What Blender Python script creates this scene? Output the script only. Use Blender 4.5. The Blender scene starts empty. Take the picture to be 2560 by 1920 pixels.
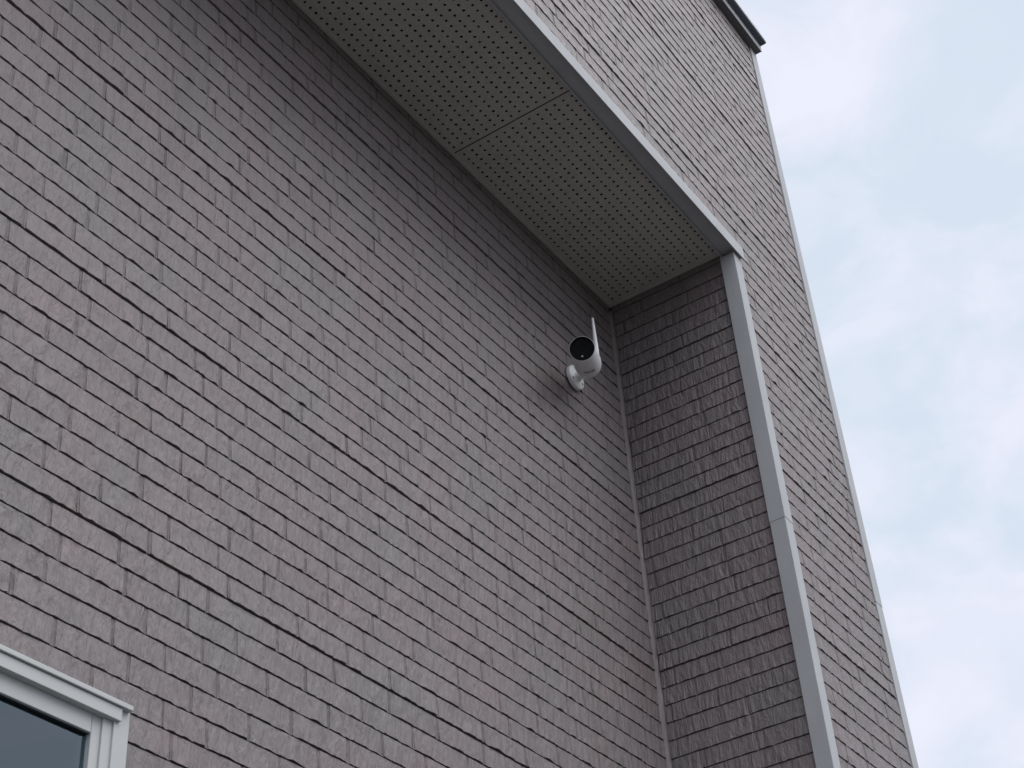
import bpy, math, random
from mathutils import Vector, Matrix, noise

# ---------------------------------------------------------------- camera, sky, sun, exposure
scene = bpy.context.scene
COL = scene.collection
H = 1.55                                   # eye height above the ground
F_PX = 4074.9449 / 2560.0                  # focal length in picture widths
RIGHT = Vector((0.56308817, -0.82398984, -0.06302746))
DOWN = Vector((0.47292852, 0.38384842, -0.79309458))
FWD = Vector((0.67769486, 0.41677469, 0.6058288))
cd = bpy.data.cameras.new('camera')
cd.sensor_width = 36.0
cd.lens = 36.0 * F_PX
cd.clip_start = 0.05
cd.clip_end = 3000.0
cam = bpy.data.objects.new('camera', cd)
COL.objects.link(cam)
up, back = -DOWN, -FWD
cam.matrix_world = Matrix(((RIGHT.x, up.x, back.x, 0.0), (RIGHT.y, up.y, back.y, 0.0),
                           (RIGHT.z, up.z, back.z, H), (0, 0, 0, 1)))
scene.camera = cam

SUN_EL, SUN_AZ = math.radians(67), math.radians(13)     # azimuth to the right of the wall's normal
SUN_DIR = Vector((math.sin(SUN_AZ) * math.cos(SUN_EL), -math.cos(SUN_AZ) * math.cos(SUN_EL), math.sin(SUN_EL)))
world = bpy.data.worlds.new('World')
scene.world = world
world.use_nodes = True
wt = world.node_tree
wt.nodes.clear()
WN = wt.nodes.new
w_out = WN('ShaderNodeOutputWorld')
w_bg = WN('ShaderNodeBackground')
w_bg.inputs['Strength'].default_value = 0.05
w_sky = WN('ShaderNodeTexSky')
w_sky.sky_type = 'NISHITA'
w_sky.sun_disc = False
w_sky.sun_elevation = SUN_EL
w_sky.sun_rotation = math.atan2(SUN_DIR.x, SUN_DIR.y)
w_tc = WN('ShaderNodeTexCoord')
w_map = WN('ShaderNodeMapping')
w_map.inputs['Scale'].default_value = (1.0, 1.0, 1.9)
w_n1 = WN('ShaderNodeTexNoise')
w_n1.inputs['Scale'].default_value = 7.5
w_n1.inputs['Detail'].default_value = 7.0
w_n1.inputs['Roughness'].default_value = 0.56
w_n1.inputs['Distortion'].default_value = 0.5
w_r1 = WN('ShaderNodeMapRange')
w_r1.inputs['From Min'].default_value = 0.36
w_r1.inputs['From Max'].default_value = 0.66
w_r1.inputs['To Min'].default_value = 0.84
w_r1.inputs['To Max'].default_value = 1.0
w_mix = WN('ShaderNodeMix')
w_mix.data_type = 'RGBA'

L = wt.links.new
L(w_tc.outputs['Generated'], w_map.inputs['Vector'])
L(w_map.outputs['Vector'], w_n1.inputs['Vector'])
L(w_n1.outputs['Fac'], w_r1.inputs['Value'])
L(w_r1.outputs['Result'], w_mix.inputs['Factor'])
w_cl = WN('ShaderNodeMix')                                     # thin cloud sheet: blue-white to lilac-white
w_cl.data_type = 'RGBA'
w_cl.inputs['A'].default_value = (7.85, 8.7, 9.85, 1)
w_cl.inputs['B'].default_value = (8.45, 8.7, 9.95, 1)
L(w_r1.outputs['Result'], w_cl.inputs['Factor'])
w_r2 = WN('ShaderNodeMapRange')
w_r2.inputs['From Min'].default_value = 0.41
w_r2.inputs['From Max'].default_value = 0.59
L(w_n1.outputs['Fac'], w_r2.inputs['Value'])
L(w_r2.outputs['Result'], w_cl.inputs['Factor'])
L(w_cl.outputs['Result'], w_mix.inputs['B'])
L(w_sky.outputs['Color'], w_mix.inputs['A'])
L(w_mix.outputs['Result'], w_bg.inputs['Color'])
L(w_bg.outputs['Background'], w_out.inputs['Surface'])

sd = bpy.data.lights.new('sun', 'SUN')
sd.energy = 1.4
sd.angle = math.radians(76)
sd.color = (1.0, 0.965, 0.93)
sun = bpy.data.objects.new('sun', sd)
COL.objects.link(sun)
sun.rotation_euler = SUN_DIR.to_track_quat('Z', 'Y').to_euler()

vs = scene.view_settings
vs.view_transform = 'Standard'
vs.look = 'None'
vs.exposure = 1.0
vs.gamma = 1.0
vs.use_curve_mapping = False
scene.render.engine = 'CYCLES'
scene.render.resolution_x, scene.render.resolution_y = 1024, 768
scene.cycles.max_bounces = 8
scene.cycles.diffuse_bounces = 5
scene.render.filter_size = 1.7

# ---------------------------------------------------------------- helpers
rnd = random.Random(7)


def material(name):
    m = bpy.data.materials.new(name)
    m.use_nodes = True
    nt = m.node_tree
    return m, nt, nt.nodes['Principled BSDF']


def position(nt, scale=(1, 1, 1)):
    g = nt.nodes.new('ShaderNodeNewGeometry')
    mp = nt.nodes.new('ShaderNodeMapping')
    mp.inputs['Scale'].default_value = scale
    nt.links.new(g.outputs['Position'], mp.inputs['Vector'])
    return mp.outputs['Vector']


def noise_tex(nt, vec, scale, detail=3.0, rough=0.5, dist=0.0):
    n = nt.nodes.new('ShaderNodeTexNoise')
    n.inputs['Scale'].default_value = scale
    n.inputs['Detail'].default_value = detail
    n.inputs['Roughness'].default_value = rough
    n.inputs['Distortion'].default_value = dist
    nt.links.new(vec, n.inputs['Vector'])
    return n.outputs['Fac']


def map_range(nt, val, a, b, c, d, smooth=False):
    r = nt.nodes.new('ShaderNodeMapRange')
    if smooth:
        r.interpolation_type = 'SMOOTHSTEP'
    for k, v in (('From Min', a), ('From Max', b), ('To Min', c), ('To Max', d)):
        r.inputs[k].default_value = v
    nt.links.new(val, r.inputs['Value'])
    return r.outputs['Result']


def mix_rgb(nt, fac, a, b, mode='MIX'):
    m = nt.nodes.new('ShaderNodeMix')
    m.data_type = 'RGBA'
    m.blend_type = mode
    for sock, v in (('Factor', fac), ('A', a), ('B', b)):
        if isinstance(v, tuple):
            m.inputs[sock].default_value = v + (1,) if len(v) == 3 else v
        elif isinstance(v, (int, float)):
            m.inputs[sock].default_value = v
        else:
            nt.links.new(v, m.inputs[sock])
    return m.outputs['Result']


def math_node(nt, op, a, b):
    m = nt.nodes.new('ShaderNodeMath')
    m.operation = op
    for i, v in enumerate((a, b)):
        if isinstance(v, (int, float)):
            m.inputs[i].default_value = v
        else:
            nt.links.new(v, m.inputs[i])
    return m.outputs[0]


def bump(nt, bsdf, height, strength, dist):
    b = nt.nodes.new('ShaderNodeBump')
    b.inputs['Strength'].default_value = strength
    b.inputs['Distance'].default_value = dist
    nt.links.new(height, b.inputs['Height'])
    nt.links.new(b.outputs['Normal'], bsdf.inputs['Normal'])


def siding_material(name, dark=1.0):
    m, nt, b = material(name)
    p = position(nt)
    ps = position(nt, (1.0, 1.0, 0.20))
    patches = map_range(nt, noise_tex(nt, p, 5.0, 4.0, 0.6), 0.35, 0.65, 0, 1)
    col = mix_rgb(nt, patches, (0.238 * dark, 0.196 * dark, 0.199 * dark), (0.220 * dark, 0.201 * dark, 0.198 * dark))
    # a tone of its own for every brick
    oi = nt.nodes.new('ShaderNodeObjectInfo')
    at = nt.nodes.new('ShaderNodeAttribute')
    at.attribute_name = 'tone'
    tone = math_node(nt, 'FRACT', math_node(nt, 'ADD', oi.outputs['Random'], at.outputs['Fac']), 0)
    col = mix_rgb(nt, 1.0, col, mix_rgb(nt, tone, (0.955, 0.955, 0.955), (1.045, 1.04, 1.045)), 'MULTIPLY')
    # weathering that runs down the face
    streak = noise_tex(nt, ps, 85.0, 5.0, 0.62, 0.1)
    col = mix_rgb(nt, map_range(nt, streak, 0.50, 0.74, 0.0, 0.42), col, (0.125 * dark, 0.108 * dark, 0.108 * dark))
    runs = noise_tex(nt, position(nt, (1.0, 1.0, 0.06)), 17.0, 4.0, 0.6, 0.2)
    col = mix_rgb(nt, map_range(nt, runs, 0.52, 0.70, 0.0, 0.30), col, (0.165 * dark, 0.140 * dark, 0.134 * dark))
    pits = noise_tex(nt, position(nt, (1, 1, 0.33)), 150.0, 3.0, 0.6)
    col = mix_rgb(nt, map_range(nt, pits, 0.66, 0.72, 0.0, 0.55), col, (0.10, 0.09, 0.09))
    pale = noise_tex(nt, p, 160.0, 2.0, 0.5)
    col = mix_rgb(nt, map_range(nt, pale, 0.78, 0.82, 0.0, 0.6), col, (0.62, 0.60, 0.58))
    nt.links.new(col, b.inputs['Base Color'])
    b.inputs['Roughness'].default_value = 0.55
    b.inputs['Specular IOR Level'].default_value = 0.5
    coarse = noise_tex(nt, position(nt, (1, 1, 0.30)), 66.0, 4.0, 0.6, 0.25)
    hgt = math_node(nt, 'ADD', math_node(nt, 'MULTIPLY', streak, 0.45), coarse)
    bump(nt, b, hgt, 0.85, 0.010)
    return m


def paint_material(name, rgb, rough=0.45, mottling=0.06, bump_s=0.05):
    m, nt, b = material(name)
    n = noise_tex(nt, position(nt, (1, 1, 0.4)), 14.0, 5.0, 0.6)
    lo = tuple(c * (1 - mottling) for c in rgb)
    hi = tuple(min(1, c * (1 + mottling)) for c in rgb)
    nt.links.new(mix_rgb(nt, map_range(nt, n, 0.3, 0.7, 0, 1), lo, hi), b.inputs['Base Color'])
    b.inputs['Roughness'].default_value = rough
    if bump_s:
        bump(nt, b, noise_tex(nt, position(nt), 220.0, 2.0), bump_s, 0.001)
    return m


M_SIDING = siding_material('grey_mauve_siding')
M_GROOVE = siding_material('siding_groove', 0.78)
M_TRIM = paint_material('silver_grey_trim', (0.455, 0.468, 0.482), 0.7)
M_SOFFIT = paint_material('cream_soffit_board', (0.51, 0.505, 0.455), 0.8, 0.05, 0.25)
M_CORE = paint_material('shaded_board_core', (0.07, 0.065, 0.06), 0.9)  # unpainted core, darkened to stand for shade inside holes and joints
M_VOID = paint_material('unlit_void_black', (0.012, 0.012, 0.012), 0.9)  # near-black colour standing for the unlit void above the soffit
M_COPING = paint_material('shaded_metal_coping', (0.16, 0.155, 0.16), 0.5)  # silver metal, painted darker to hold the shade of its underside
M_NAVY = paint_material('dark_blue_metal', (0.11, 0.125, 0.16), 0.4)
M_FRAME = paint_material('white_window_frame', (0.50, 0.515, 0.505), 0.5, 0.03)
M_GASKET = paint_material('black_gasket', (0.02, 0.02, 0.02), 0.6)
M_WHITE = paint_material('white_plastic', (0.89, 0.90, 0.90), 0.38, 0.02, 0.02)
M_BLACK = paint_material('black_gloss', (0.005, 0.005, 0.006), 0.55, 0.1, 0)
M_BLACK.node_tree.nodes['Principled BSDF'].inputs['Specular IOR Level'].default_value = 0.15
M_LENS = paint_material('lens_glass', (0.005, 0.005, 0.007), 0.3, 0.1, 0)
M_LENS.node_tree.nodes['Principled BSDF'].inputs['Specular IOR Level'].default_value = 0.12
M_LED = paint_material('pale_sensor', (0.55, 0.53, 0.50), 0.3, 0.02, 0)
M_PRINT = paint_material('grey_print', (0.56, 0.57, 0.58), 0.5, 0.1, 0)
M_PRINT_DARK = paint_material('dark_grey_print', (0.36, 0.37, 0.37), 0.5, 0.1, 0)
M_STEEL = paint_material('screw_steel', (0.16, 0.16, 0.16), 0.4, 0.1, 0)
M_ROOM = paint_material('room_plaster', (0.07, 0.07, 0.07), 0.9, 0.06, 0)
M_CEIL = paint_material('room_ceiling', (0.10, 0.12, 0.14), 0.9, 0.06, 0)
M_CURTAIN = paint_material('pale_curtain', (0.62, 0.62, 0.60), 0.9, 0.06, 0)


def sealant_material():
    m, nt, b = material('grey_sealant')
    s = noise_tex(nt, position(nt, (1, 1, 0.10)), 160.0, 4.0, 0.6, 0.4)
    col = mix_rgb(nt, map_range(nt, s, 0.60, 0.72, 0, 1), (0.25, 0.217, 0.215), (0.44, 0.41, 0.40))
    nt.links.new(col, b.inputs['Base Color'])
    b.inputs['Roughness'].default_value = 0.6
    bump(nt, b, s, 0.5, 0.003)
    return m


M_SEAL = sealant_material()


def ground_material():
    m, nt, b = material('asphalt')
    n = noise_tex(nt, position(nt), 90.0, 5.0, 0.7)
    nt.links.new(mix_rgb(nt, map_range(nt, n, 0.3, 0.7, 0, 1), (0.035, 0.034, 0.033), (0.075, 0.073, 0.070)), b.inputs['Base Color'])
    b.inputs['Roughness'].default_value = 0.9
    bump(nt, b, n, 0.6, 0.01)
    return m


def glass_material():
    m, nt, b = material('window_glass')
    nt.nodes.remove(b)
    out = nt.nodes['Material Output']
    fr = nt.nodes.new('ShaderNodeFresnel')
    fr.inputs['IOR'].default_value = 2.2
    gl = nt.nodes.new('ShaderNodeBsdfGlossy')
    gl.inputs['Roughness'].default_value = 0.01
    gl.inputs['Color'].default_value = (0.78, 0.92, 1.0, 1)
    tr = nt.nodes.new('ShaderNodeBsdfTransparent')
    tr.inputs['Color'].default_value = (0.60, 0.72, 0.76, 1)
    mx = nt.nodes.new('ShaderNodeMixShader')
    nt.links.new(fr.outputs[0], mx.inputs[0])
    nt.links.new(tr.outputs[0], mx.inputs[1])
    nt.links.new(gl.outputs[0], mx.inputs[2])
    nt.links.new(mx.outputs[0], out.inputs['Surface'])
    return m


M_GROUND = ground_material()
M_GLASS = glass_material()


def make_mesh(name, verts, faces, mat, smooth=False):
    me = bpy.data.meshes.new(name)
    me.from_pydata([tuple(v) for v in verts], [], faces)
    me.materials.append(mat)
    if smooth:
        me.polygons.foreach_set('use_smooth', [True] * len(me.polygons))
    me.update()
    return me


def link(name, me, parent=None, loc=(0, 0, 0), rz=0.0):
    o = bpy.data.objects.new(name, me)
    COL.objects.link(o)
    o.location = loc
    o.rotation_euler = (0, 0, rz)
    o.parent = parent
    return o


BOXF = [(0, 3, 2, 1), (4, 5, 6, 7), (0, 1, 5, 4), (1, 2, 6, 5), (2, 3, 7, 6), (3, 0, 4, 7)]


def box_data(x0, x1, y0, y1, z0, z1, base=0):
    v = [(x0, y0, z0), (x1, y0, z0), (x1, y1, z0), (x0, y1, z0), (x0, y0, z1), (x1, y0, z1), (x1, y1, z1), (x0, y1, z1)]
    return v, [tuple(i + base for i in f) for f in BOXF]


def boxes(name, lst, mat, parent=None, bev=0.0):
    V, Fc = [], []
    for b in lst:
        v, f = box_data(*b, base=len(V))
        V += v
        Fc += f
    o = link(name, make_mesh(name, V, Fc, mat), parent)
    if bev:
        md = o.modifiers.new('bevel', 'BEVEL')
        md.width = bev
        md.segments = 2
        md.limit_method = 'ANGLE'
    return o


def prism(name, poly, z0, z1, mat, parent=None, bev=0.0):
    """poly: xy outline, counter-clockwise, extruded upwards"""
    n = len(poly)
    V = [(x, y, z0) for x, y in poly] + [(x, y, z1) for x, y in poly]
    Fc = [tuple(range(n - 1, -1, -1)), tuple(range(n, 2 * n))] + [(i, (i + 1) % n, n + (i + 1) % n, n + i) for i in range(n)]
    o = link(name, make_mesh(name, V, Fc, mat), parent)
    if bev:
        md = o.modifiers.new('bevel', 'BEVEL')
        md.width = bev
        md.segments = 2
        md.limit_method = 'ANGLE'
    return o


def lathe(name, prof, mat, parent, frame, seg=40, smooth=True):
    """prof: (axial, radius) pairs; frame: 4x4 with +Z the axis"""
    V, Fc = [], []
    for a, r in prof:
        for i in range(seg):
            t = 2 * math.pi * i / seg
            V.append(frame @ Vector((r * math.cos(t), r * math.sin(t), a)))
    m = len(prof)
    for j in range(m - 1):
        for i in range(seg):
            k = (i + 1) % seg
            Fc.append((j * seg + i, j * seg + k, (j + 1) * seg + k, (j + 1) * seg + i))
    Fc.append(tuple(range(seg - 1, -1, -1)))
    Fc.append(tuple((m - 1) * seg + i for i in range(seg)))
    me = make_mesh(name, V, Fc, mat, smooth)
    o = link(name, me, parent)
    if smooth:
        md = o.modifiers.new('edges', 'EDGE_SPLIT')
        md.split_angle = math.radians(38)
    return o


def project(x, y, z):
    """picture position (in picture widths) and depth of a point; used only to rank bricks by apparent size"""
    p = Vector((x, y, z - H))
    d = p.dot(FWD)
    if d < 0.05:
        return None
    return p.dot(RIGHT) / d * F_PX + 0.5, p.dot(DOWN) / d * F_PX + 0.375, d


# ---------------------------------------------------------------- the setting
gr = link('ground', make_mesh('ground', [(-1500, -1500, 0), (1500, -1500, 0), (1500, 1500, 0), (-1500, 1500, 0)], [(0, 1, 2, 3)], M_GROUND))
gr['kind'] = 'structure'

house = link('house', None)
house['label'] = 'house clad in grey mauve brick-pattern siding with white perforated eave'
house['category'] = 'house'

YA, YF, XB = 1.627, 1.232, 3.212          # faces of the recessed wall, the front wall and the return wall
PROUD = 0.008                             # how far the bricks stand off the board behind them
ZS = 2.977 + H                            # soffit
Z0 = 1.364 + H                            # lower edge of a siding board
CRS = 0.0455                              # one course; ten courses to a board

# window opening in the recessed wall
WX0, WX1, WZ0, WZ1 = 0.16, 1.478, H - 0.10, H + 1.074
yb = YA + PROUD
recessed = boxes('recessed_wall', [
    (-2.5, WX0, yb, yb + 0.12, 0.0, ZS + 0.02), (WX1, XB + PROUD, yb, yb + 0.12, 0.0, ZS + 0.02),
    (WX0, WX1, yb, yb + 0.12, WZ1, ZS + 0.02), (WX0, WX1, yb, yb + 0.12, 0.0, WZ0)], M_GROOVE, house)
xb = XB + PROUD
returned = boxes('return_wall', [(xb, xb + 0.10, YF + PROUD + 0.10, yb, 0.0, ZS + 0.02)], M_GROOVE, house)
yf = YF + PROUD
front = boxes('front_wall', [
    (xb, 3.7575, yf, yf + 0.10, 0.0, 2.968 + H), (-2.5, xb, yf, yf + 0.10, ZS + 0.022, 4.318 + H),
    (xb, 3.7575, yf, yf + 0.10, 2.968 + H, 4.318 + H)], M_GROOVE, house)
boxes('side_wall', [(3.65, 3.757, yf + 0.10, 6.5, 0.0, 4.318 + H)], M_SIDING, house)
boxes('rear_wall', [(-2.5, 3.65, 6.4, 6.5, 0.0, 4.318 + H)], M_SIDING, house)
boxes('far_side_wall', [(-2.6, -2.5, yf, 6.5, 0.0, 4.318 + H)], M_SIDING, house)
boxes('roof_deck', [(-2.5, 3.65, yf + 0.10, 6.4, 4.20 + H, 4.30 + H)], M_NAVY, house)
boxes('eave_void', [(-2.5, 3.65, yf + 0.10, yb + 0.12, ZS + 0.06, ZS + 0.10)], M_VOID, house)

# ---------------------------------------------------------------- bricks
NC = 20
JOINT_D = 0.0036                          # depth the pressed vertical joints keep


def brick_geometry(length, seed, wide, base=0):
    """one split-face brick of the pressed siding: local x along the wall, -y outwards, z up from the course line"""
    r = random.Random(seed)
    s = r.random() * 100
    g = 0.0030
    xs = [0.0, g] + [g + 0.001 + (length - 2 * g - 0.002) * (i + (r.uniform(-0.3, 0.3) if 0 < i < NC - 4 else 0)) / (NC - 4) for i in range(NC - 3)] + [length - g, length]
    n = len(xs)
    top, bot, bk = [], [], []
    gap = 0.0022 if wide else 0.0008
    for i, x in enumerate(xs):
        edge = i < 2 or i > n - 3
        a = noise.noise(Vector((x * 44 + s, s * 0.7, 0.0)))
        b = noise.noise(Vector((x * 125 + s * 3, 0.0, s)))
        d = 0.0064 + 0.0019 * a + 0.0020 * b + (0.0012 if wide else 0.0)
        d = min(0.0098, max(0.0042, d))
        zb = gap + 0.0012 + 0.0017 * noise.noise(Vector((x * 55 + s * 2, 4.0, s))) + r.uniform(-0.0008, 0.0011)
        zb = max(0.0004, zb)
        dt = 0.0046 + 0.0008 * noise.noise(Vector((x * 70 + s, 9.0, s)))
        if edge:
            d, dt = max(0.0040, d - 0.0019), min(dt, JOINT_D)
        bot.append((x, -d, zb))
        top.append((x, -dt, CRS - 0.0003))
        bk.append((x, 0.004, zb + 0.0010))
    V = top + bot + bk + [(0, 0.004, CRS - 0.0005), (length, 0.004, CRS - 0.0005)]
    T, B, K, e0, e1 = base, base + n, base + 2 * n, base + 3 * n, base + 3 * n + 1
    f = []
    for i in range(n - 1):
        f.append((B + i, B + i + 1, T + i + 1, T + i))
        f.append((K + i, K + i + 1, B + i + 1, B + i))
    f.append(tuple(T + i for i in range(n)) + (e1, e0))
    f.append((e0, K, B, T))
    f.append((B + n - 1, K + n - 1, e1, T + n - 1))
    return V, f


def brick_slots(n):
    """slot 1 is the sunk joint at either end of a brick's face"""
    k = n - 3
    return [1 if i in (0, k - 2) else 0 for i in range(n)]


LIB = {}
REF = 0.142
for w in (False, True):
    for v in range(26):
        V, Fc = brick_geometry(REF, 100 + v + 500 * w, w)
        LIB[w, v] = make_mesh('brick', V, Fc, M_SIDING)
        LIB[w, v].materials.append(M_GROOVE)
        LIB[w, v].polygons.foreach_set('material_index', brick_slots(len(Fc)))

# vertical joints read off the photograph, one list for each of the ten courses of a board
JOINTS = [
    [1.204, 1.378, 1.529, 1.711], [1.305, 1.420, 1.569, 1.684], [1.231, 1.329, 1.503, 1.709, 1.834],
    [1.164, 1.345, 1.489, 1.606, 1.763, 1.903, 1.966], [1.266, 1.441, 1.585, 1.679, 1.849],
    [1.190, 1.364, 1.509, 1.642, 1.773], [1.135, 1.278, 1.473, 1.580, 1.698, 1.875],
    [1.207, 1.333, 1.537, 1.660, 1.813, 1.970], [1.097, 1.224, 1.356, 1.488, 1.624, 1.735, 1.909],
    [1.176, 1.330, 1.469, 1.600, 1.665, 1.835]]


def row_joints(k, lo, hi, seed, fixed):
    r = random.Random(seed * 31 + k % 10)
    js = list(JOINTS[k % 10]) if fixed else [(lo + hi) / 2 + r.uniform(-0.08, 0.08)]
    while js[-1] < hi + 0.3:
        js.append(js[-1] + r.choice((0.118, 0.131, 0.146, 0.152, 0.176, 0.205)) + r.uniform(-0.006, 0.006))
    while js[0] > lo - 0.3:
        js.insert(0, js[0] - r.choice((0.118, 0.131, 0.146, 0.152, 0.176, 0.205)) + r.uniform(-0.006, 0.006))
    return js


def lay_wall(wall, place, rz, k_range, span, seed, fixed=False, skip=None, limit=300):
    """place(u, z) gives the world point of a brick's lower left corner; span(k) the ends of the course"""
    todo = []
    for k in k_range:
        lo, hi = span(k)
        js = row_joints(k, lo, hi, seed, fixed)
        z = Z0 + k * CRS
        for a, b in zip(js, js[1:]):
            a2, b2 = max(a, lo), min(b, hi)
            if b2 - a2 < 0.012:
                continue
            cuts = [(a2, b2)]
            if skip:
                cuts = skip(a2, b2, z)
            for c0, c1 in cuts:
                if c1 - c0 < 0.012:
                    continue
                g = 0.0001 if c0 == a else 0.0
                h = 0.0001 if c1 == b else 0.0
                todo.append((c0 + g, c1 - h, k, z))
    ranked = []
    for it in todo:
        c0, c1, k, z = it
        mid = place((c0 + c1) / 2, z + CRS / 2)
        q = project(*mid)
        area = 0.0
        if q and -0.01 < q[0] < 1.01 and -0.01 < q[1] < 0.76:
            p0, p1 = project(*place(c0, z)), project(*place(c1, z))
            p2 = project(*place(c0, z + CRS))
            area = abs((p1[0] - p0[0]) * (p2[1] - p0[1]) - (p1[1] - p0[1]) * (p2[0] - p0[0]))
        ranked.append((area, it))
    ranked.sort(key=lambda t: -t[0])
    R = Matrix.Rotation(rz, 3, 'Z')
    V, Fc, tone, slots = [], [], [], []
    for i, (area, (c0, c1, k, z)) in enumerate(ranked):
        left = c0 if rz == 0.0 else c1
        p = Vector(place(left, z))
        wide = k % 10 == 0
        if i < limit and area > 0:
            o = bpy.data.objects.new('brick', LIB[wide, rnd.randrange(26)])
            COL.objects.link(o)
            o.parent = wall
            o.location = p
            o.rotation_euler = (0, 0, rz)
            o.scale = ((c1 - c0) / REF, 1, 1)
        else:
            v, f = brick_geometry(c1 - c0, i * 7 + seed, wide, len(V))
            V += [p + R @ Vector(q) for q in v]
            Fc += f
            tone += [rnd.random()] * len(v)
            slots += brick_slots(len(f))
    if V:
        me = make_mesh('brick_courses', V, Fc, M_SIDING)
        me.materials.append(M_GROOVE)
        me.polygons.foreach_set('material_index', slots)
        at = me.attributes.new('tone', 'FLOAT', 'POINT')
        at.data.foreach_set('value', tone)
        o = link('brick_courses', me, wall)
        o['kind'] = 'stuff'


def around_window(a, b, z):
    if z > H + 1.078 or z + CRS < WZ0 - 0.03:
        return [(a, b)]
    out = []
    if a < WX0 - 0.02:
        out.append((a, min(b, WX0 - 0.02)))
    if b > 1.486:
        out.append((max(a, 1.486), b))
    return out


lay_wall(recessed, lambda u, z: (u, yb, z), 0.0, range(-50, 36), lambda k: (-0.6, 3.205), 11, True, around_window)
lay_wall(returned, lambda u, z: (xb, u, z), -math.pi / 2, range(-30, 36), lambda k: (1.260, 1.6215), 23)
lay_wall(front, lambda u, z: (u, yf, z), 0.0, range(-30, 65),
         lambda k: (3.2435, 3.7555) if k < 36 else (0.6, 3.7555), 37)

# ---------------------------------------------------------------- perforated soffit
soffit = link('soffit', None, house)


def soffit_panel(x0, x1, xs, ys, extra=()):
    """a board with real holes: every hole is an eight-sided opening in its own cell"""
    y0, y1 = 1.2665, 1.6285
    cells_x = [x0] + [(a + b) / 2 for a, b in zip(xs, xs[1:])] + [x1]
    cells_y = [y0] + [(a + b) / 2 for a, b in zip(ys, ys[1:])] + [y1]
    V, Fc = [], []
    zt = ZS + 0.012
    for i, cx in enumerate(xs):
        for j, cy in enumerate(ys):
            a, b, c, d = cells_x[i], cells_x[i + 1], cells_y[j], cells_y[j + 1]
            rr = 0.0038 * rnd.uniform(0.86, 1.06)
            n = len(V)
            mx, my = (a + b) / 2, (c + d) / 2
            jx, jy = rnd.uniform(-0.0003, 0.0003), rnd.uniform(-0.0003, 0.0003)
            ring = [(b, my), (b, d), (mx, d), (a, d), (a, my), (a, c), (mx, c), (b, c)]
            V += [(p, q, ZS) for p, q in ring]
            hole = [(cx + jx + rr * math.cos(math.pi / 4 * t), cy + jy + rr * math.sin(math.pi / 4 * t)) for t in range(8)]
            V += [(p, q, ZS) for p, q in hole] + [(p, q, zt) for p, q in hole]
            for t in range(8):
                u = (t + 1) % 8
                Fc.append((n + t, n + 8 + t, n + 8 + u, n + u))
                Fc.append((n + 8 + t, n + 16 + t, n + 16 + u, n + 8 + u))
    # board edges
    n = len(V)
    V += [(x0, y0, ZS), (x1, y0, ZS), (x1, y1, ZS), (x0, y1, ZS), (x0, y0, zt), (x1, y0, zt), (x1, y1, zt), (x0, y1, zt)]
    Fc += [(n, n + 1, n + 5, n + 4), (n + 1, n + 2, n + 6, n + 5), (n + 2, n + 3, n + 7, n + 6), (n + 3, n, n + 4, n + 7)]
    me = make_mesh('soffit_panel', V, Fc, M_SOFFIT)
    me.materials.append(M_CORE)
    m = len(xs) * len(ys) * 16
    me.polygons.foreach_set('material_index', [i % 2 if i < m else 1 for i in range(len(me.polygons))])
    return link('soffit_panel', me, soffit)


def rows_at(y_first):
    return [y_first + 0.025 * i for i in range(14)]


J1 = 2.442
soffit_panel(J1 + 0.0017, 3.213, [2.461 + 0.020 * i for i in range(37)], rows_at(1.276))
soffit_panel(J1 - 0.910, J1 - 0.0017, [J1 - 0.018 - 0.020 * i for i in range(44, -1, -1)], rows_at(1.282))
soffit_panel(J1 - 1.820, J1 - 0.9136, [J1 - 0.929 - 0.020 * i for i in range(44, -1, -1)], rows_at(1.279))
soffit_panel(J1 - 2.730, J1 - 1.8236, [J1 - 1.840 - 0.020 * i for i in range(44, -1, -1)], rows_at(1.279))
boxes('void_backing', [(-0.4, 3.213, 1.262, 1.63, ZS + 0.014, ZS + 0.020)], M_VOID, soffit)  # black sheet added behind holes and joints for the void's darkness
boxes('wall_moulding', [(-0.4, 3.203, 1.6180, 1.6262, ZS - 0.0016, ZS + 0.002)], M_SOFFIT, soffit, 0.0005)
boxes('end_moulding', [(3.2035, 3.2112, 1.270, 1.616, ZS - 0.0016, ZS + 0.002)], M_SOFFIT, soffit, 0.0005)

# ---------------------------------------------------------------- trims
ZF0, ZF1 = 2.9645 + H, 3.0105 + H
fascia = boxes('fascia_trim', [(-2.5, 3.2595, 1.2175, 1.2215, ZF0, ZF1), (-2.5, 3.2590, 1.2216, 1.2624, ZF0 + 0.011, ZF1 - 0.001),
                                (-2.5, 3.2590, 1.2625, 1.2665, ZF0 + 0.002, ZF1 - 0.001)], M_TRIM, house, 0.0008)
boxes('drip_edge', [(-2.5, 3.2600, 1.2160, 1.2185, ZF0 - 0.003, ZF0 + 0.004)], M_TRIM, fascia)


def corner_outline(o):
    """L-shaped cover of the outer corner between return wall and front wall"""
    return [(3.205 - o, 1.226 - o), (3.247 + o, 1.226 - o), (3.247 + o, 1.2395), (3.2195, 1.2395), (3.2195, 1.2675 + o), (3.205 - o, 1.2675 + o)]


prism('corner_trim', corner_outline(0.0009), 2.099 + H, 2.9630 + H, M_TRIM, house, 0.0012)
prism('corner_trim', corner_outline(0.0), 0.02, 2.115 + H, M_TRIM, house, 0.0012)


def edge_outline(o):
    return [(3.7590 - o, 1.2322 - o), (3.8000 + o, 1.2322 - o), (3.8000 + o, 1.290), (3.7590 - o, 1.290)]


prism('edge_trim', edge_outline(0.0010), 2.108 + H, 4.3165 + H, M_TRIM, house, 0.001)
prism('edge_trim', edge_outline(0.0), 0.02, 2.12 + H, M_TRIM, house, 0.001)

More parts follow.
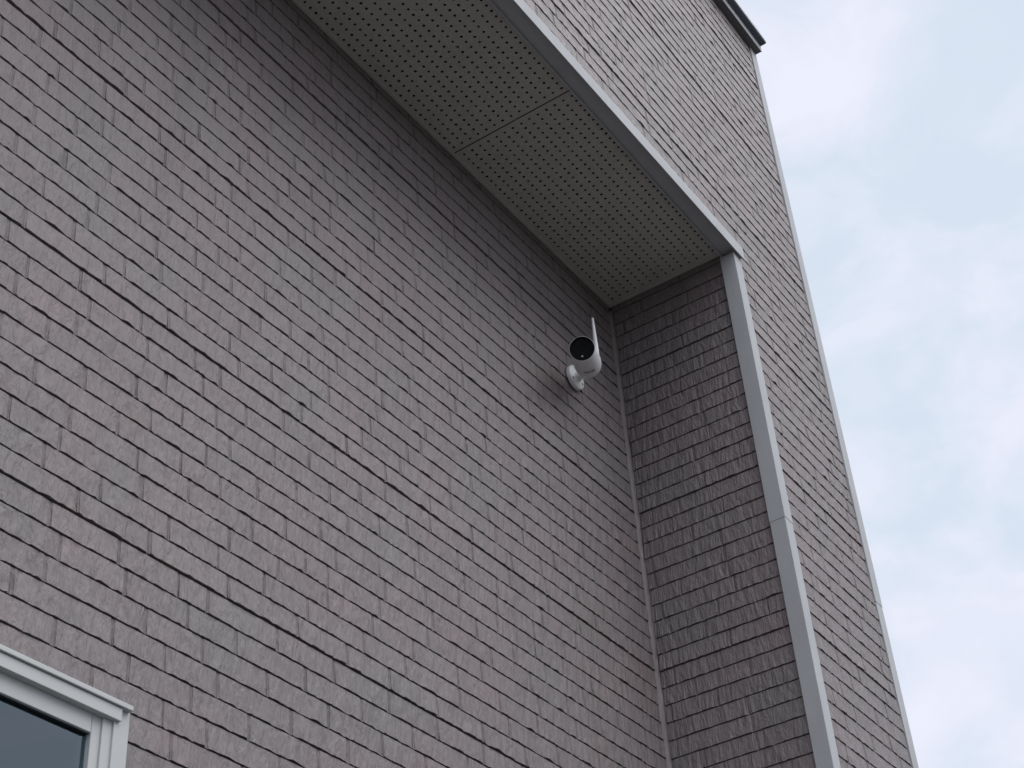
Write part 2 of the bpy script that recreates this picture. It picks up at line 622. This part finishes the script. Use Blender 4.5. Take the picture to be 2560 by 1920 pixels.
# irregular bead of sealant up the inner corner
V, Fc = [], []
NZ = 150
prof = [(0.0105, 0.0), (0.0055, 0.0042), (0.0030, 0.0058), (0.0, 0.0105)]
for i in range(NZ + 1):
    z = 0.02 + (ZS - 0.03) * i / NZ
    for px, py in prof:
        w = 1 + 0.36 * noise.noise(Vector((z * 9.0, px * 100, 0))) + 0.12 * noise.noise(Vector((z * 40.0, px * 100, 7)))
        V.append((XB + PROUD - 0.002 - px * w, YA + PROUD - 0.002 - py * w, z))
for i in range(NZ):
    for j in range(3):
        a = i * 4 + j
        Fc.append((a, a + 1, a + 5, a + 4))
link('corner_sealant', make_mesh('corner_sealant', V, Fc, M_SEAL, True), house)

# parapet coping: pale front plate, body darkened for underside shade, dark metal cap above
boxes('coping', [(-2.55, 3.8035, 1.2115, 1.60, 4.318 + H, 4.3495 + H)], M_COPING, house, 0.0008)
boxes('coping_flashing', [(-2.55, 3.8040, 1.2090, 1.2113, 4.3165 + H, 4.3493 + H)], M_TRIM, house, 0.0005)
V, Fc = [], []
capz = 4.3497 + H
prof = [(1.1900, capz), (1.1870, capz + 0.004), (1.1905, capz + 0.030), (1.2400, capz + 0.034), (1.64, capz + 0.034), (1.64, capz)]
n = len(prof)
for x in (-2.56, 3.807):
    V += [(x, y, z) for y, z in prof]
Fc = [tuple(range(n)), tuple(range(2 * n - 1, n - 1, -1))] + [(i, n + i, n + (i + 1) % n, (i + 1) % n) for i in range(n)]
link('cap_flashing', make_mesh('cap_flashing', V, Fc, M_NAVY), house)

# ---------------------------------------------------------------- window (lower left)
window = link('window', None, house)


def at(x, z, y):
    """slide a point seen on the wall face out to depth y"""
    s = y / YA
    return x * s, z * s + H


def strip(name, xa, xz, ya, yz, depth_front, depth_back, mat, parent, bev=0.001):
    """a bar whose front face, seen from the photograph's standpoint, covers wall coordinates xa..xz, ya..yz"""
    x0, z0 = at(xa, ya, depth_front)
    x1, z1 = at(xz, yz, depth_front)
    return boxes(name, [(x0, x1, depth_front, depth_back, z0, z1)], mat, parent, bev)


BX = 0.13                                   # far end of the window
frame = strip('outer_frame', 1.489, 1.5185, -0.12, 1.0940, YA - 0.030, yb + 0.10, M_FRAME, window)
strip('frame_step', 1.468, 1.4885, -0.12, 1.0680, YA - 0.0265, yb + 0.10, M_FRAME, window)
strip('outer_frame', BX - 0.03, BX, -0.12, 1.0940, YA - 0.030, yb + 0.10, M_FRAME, window)
strip('head_flashing', BX - 0.04, 1.5245, 1.0950, 1.1030, YA - 0.040, yb, M_FRAME, window)
strip('head_frame', BX, 1.5035, 1.0712, 1.0915, YA - 0.036, yb + 0.10, M_FRAME, window)
sash = strip('sash_stile', 1.4480, 1.4665, -0.10, 1.0640, YA - 0.0230, yb - 0.010, M_FRAME, window)
strip('sash_rail', BX, 1.4475, 1.0345, 1.0640, YA - 0.0238, yb - 0.010, M_FRAME, window)
strip('sash_rail', BX, 1.4475, -0.10, -0.05, YA - 0.0238, yb - 0.010, M_FRAME, window)
strip('sash_stile', 0.74, 0.80, -0.05, 1.0340, YA - 0.0238, yb - 0.010, M_FRAME, window)
strip('sill', BX - 0.04, 1.5245, -0.14, -0.10, YA - 0.045, yb, M_FRAME, window)
strip('gasket', BX, 1.4470, 1.0310, 1.0345, YA - 0.019, yb - 0.010, M_GASKET, window, 0)
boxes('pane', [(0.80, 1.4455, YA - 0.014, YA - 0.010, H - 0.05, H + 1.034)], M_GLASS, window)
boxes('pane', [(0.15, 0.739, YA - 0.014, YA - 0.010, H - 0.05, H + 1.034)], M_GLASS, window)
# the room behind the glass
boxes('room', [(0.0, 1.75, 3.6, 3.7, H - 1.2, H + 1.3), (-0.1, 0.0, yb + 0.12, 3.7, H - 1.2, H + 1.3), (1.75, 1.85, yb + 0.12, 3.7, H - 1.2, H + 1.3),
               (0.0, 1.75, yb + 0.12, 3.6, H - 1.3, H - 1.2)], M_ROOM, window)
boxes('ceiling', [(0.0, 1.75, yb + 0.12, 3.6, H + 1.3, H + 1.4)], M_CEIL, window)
boxes('curtain_rail', [(0.18, 1.47, yb + 0.040, yb + 0.052, H + 1.061, H + 1.072)], M_FRAME, window)
V, Fc = [], []
NW = 60
for i in range(NW + 1):
    x = 1.372 + 0.088 * i / NW
    y = yb + 0.012 + 0.005 * math.sin(i * 0.55) + 0.002 * math.sin(i * 1.3)
    V += [(x, y, H - 0.08), (x, y, H + 1.06), (x, y + 0.003, H - 0.08), (x, y + 0.003, H + 1.06)]
for i in range(NW):
    a = i * 4
    Fc += [(a, a + 4, a + 5, a + 1), (a + 2, a + 3, a + 7, a + 6)]
link('curtain', make_mesh('curtain', V, Fc, M_CURTAIN, True), window)

# ---------------------------------------------------------------- security camera
cctv = link('security_camera', None, None, (2.949, 1.627, 2.563 + H))
cctv['label'] = 'white bullet security camera with black face and upright antenna on wall under the eave'
cctv['category'] = 'security camera'
BASE = Vector((2.949, 1.627, 2.563 + H))
REAR = Vector((2.8959, 1.5500, 2.5399 + H)) - BASE
FRONT = Vector((2.7835, 1.5012, 2.4964 + H)) - BASE
axis = (FRONT - REAR).normalized()
side = (RIGHT - axis * RIGHT.dot(axis)).normalized()
top = axis.cross(side)
if top.z < 0:
    top = -top
side = top.cross(axis)


def frame_at(o, z, x):
    z = z.normalized()
    x = (x - z * x.dot(z)).normalized()
    y = z.cross(x)
    return Matrix(((x.x, y.x, z.x, o.x), (x.y, y.y, z.y, o.y), (x.z, y.z, z.z, o.z), (0, 0, 0, 1)))


FB = frame_at(REAR, axis, side)
LEN = (FRONT - REAR).length
body = lathe('body', [(-0.030, 0.010), (-0.029, 0.019), (-0.024, 0.0265), (-0.012, 0.0325), (0.004, 0.0350), (0.020, 0.0352), (LEN - 0.010, 0.0325), (LEN + 0.001, 0.0321),
                      (LEN + 0.001, 0.0312), (LEN - 0.012, 0.0310)], M_WHITE, cctv, FB, 56)
lathe('front_face', [(LEN - 0.016, 0.0309), (LEN + 0.0022, 0.0309), (LEN + 0.0022, 0.0296), (LEN - 0.003, 0.0290), (LEN - 0.0036, 0.014), (LEN - 0.0036, 0.0130)], M_BLACK, cctv, FB, 56)
lathe('lens', [(LEN - 0.0055, 0.0128), (LEN - 0.0030, 0.0126), (LEN - 0.0032, 0.0098), (LEN - 0.0045, 0.0085), (LEN - 0.0042, 0.006), (LEN - 0.0036, 0.003), (LEN - 0.0034, 0.0006)], M_LENS, cctv, FB, 40)
# sensor window below the lens
sp = FRONT - top * 0.0188 - axis * 0.0034
lathe('sensor_window', [(0.0, 0.0026), (0.0009, 0.0026), (0.0014, 0.0016)], M_LED, cctv, frame_at(sp, axis, side), 16)
for k in range(6):
    t = math.radians(30 + 60 * k)
    lp = FRONT + (side * math.cos(t) + top * math.sin(t)) * 0.0212 - axis * 0.0035
    lathe('infrared_diode', [(0.0, 0.0024), (0.0006, 0.0022), (0.0010, 0.0012)], M_LENS, cctv, frame_at(lp, axis, side), 12)


def wrap_patch(name, a0, a1, t0, t1, mat, parent, lift=0.0004, n=10):
    """a printed patch that follows the curve of the body: a along the axis, t around it (degrees, 0 = side, -90 = underneath)"""
    V, Fc = [], []
    for i in range(n + 1):
        t = math.radians(t0 + (t1 - t0) * i / n)
        for a in (a0, a1):
            r = 0.0352 + (0.0325 - 0.0352) * max(0.0, (a - 0.02)) / (LEN - 0.03) + lift
            V.append(REAR + axis * a + (side * math.cos(t) + top * math.sin(t)) * r)
    for i in range(n):
        Fc.append((2 * i, 2 * i + 1, 2 * i + 3, 2 * i + 2))
    return link(name, make_mesh(name, V, Fc, mat), parent)


wrap_patch('printed_label', 0.035, 0.0495, -101, -50, M_PRINT, body, 0.0003)
wrap_patch('printed_mark', 0.033, 0.0505, -66, -54, M_PRINT_DARK, body, 0.0007, 4)
wrap_patch('printed_mark', 0.038, 0.0415, -97, -71, M_PRINT_DARK, body, 0.0007, 6)
wrap_patch('printed_mark', 0.0445, 0.0465, -97, -71, M_PRINT_DARK, body, 0.0007, 6)

# arm and wall plate
out = Vector((0, -1, 0))
plate = lathe('mount_base', [(0.0015, 0.0345), (0.009, 0.0352), (0.0115, 0.0345), (0.0130, 0.0325), (0.0140, 0.022), (0.0150, 0.0165)], M_WHITE, cctv, frame_at(Vector((0, 0, 0)), out, Vector((1, 0, 0))), 48)
lathe('mount_gasket', [(0.0, 0.0335), (0.0014, 0.0335)], M_GASKET, cctv, frame_at(Vector((0, 0, 0)), out, Vector((1, 0, 0))), 40)
for t in (215, 335, 95):
    c = Vector((0.0255 * math.cos(math.radians(t)), -0.0130, 0.0255 * math.sin(math.radians(t))))
    lathe('screw', [(0.0, 0.0034), (0.0012, 0.0033), (0.0016, 0.0022)], M_STEEL, plate, frame_at(c, out, Vector((1, 0, 0))), 12)
joint = Vector((-0.006, -0.040, -0.006))
arm_axis = joint
lathe('mount_arm', [(0.012, 0.0165), (0.020, 0.0120), (0.030, 0.0105), (joint.length, 0.0115)], M_WHITE, cctv, frame_at(Vector((0, 0, 0)), arm_axis, Vector((1, 0, 0))), 28)
seg2 = (REAR - axis * 0.012) - joint
lathe('ball_joint', [(-0.0135, 0.004), (-0.010, 0.0095), (-0.004, 0.0135), (0.003, 0.0145), (0.012, 0.0150), (seg2.length, 0.0200)], M_WHITE, cctv, frame_at(joint, seg2, Vector((1, 0, 0))), 28)
# antenna on the body's right flank
tip = Vector((2.902, 1.5245, 2.6845 + H)) - BASE
foot = tip - Vector((0, 0, 0.145))
lathe('antenna', [(0.0, 0.0045), (0.002, 0.0062), (0.030, 0.0062), (0.060, 0.0056), (0.141, 0.0031), (0.1440, 0.0026), (0.1455, 0.0012)], M_WHITE, cctv, frame_at(foot, Vector((0, 0, 1)), Vector((1, 0, 0))), 20)
piv = REAR + axis * 0.012
hub = foot + Vector((0, 0, 0.012))
lathe('antenna_hinge', [(0.0, 0.0085), ((hub - piv).length, 0.0072), ((hub - piv).length + 0.006, 0.0060)], M_WHITE, cctv, frame_at(piv, hub - piv, Vector((0, 0, 1))), 20)
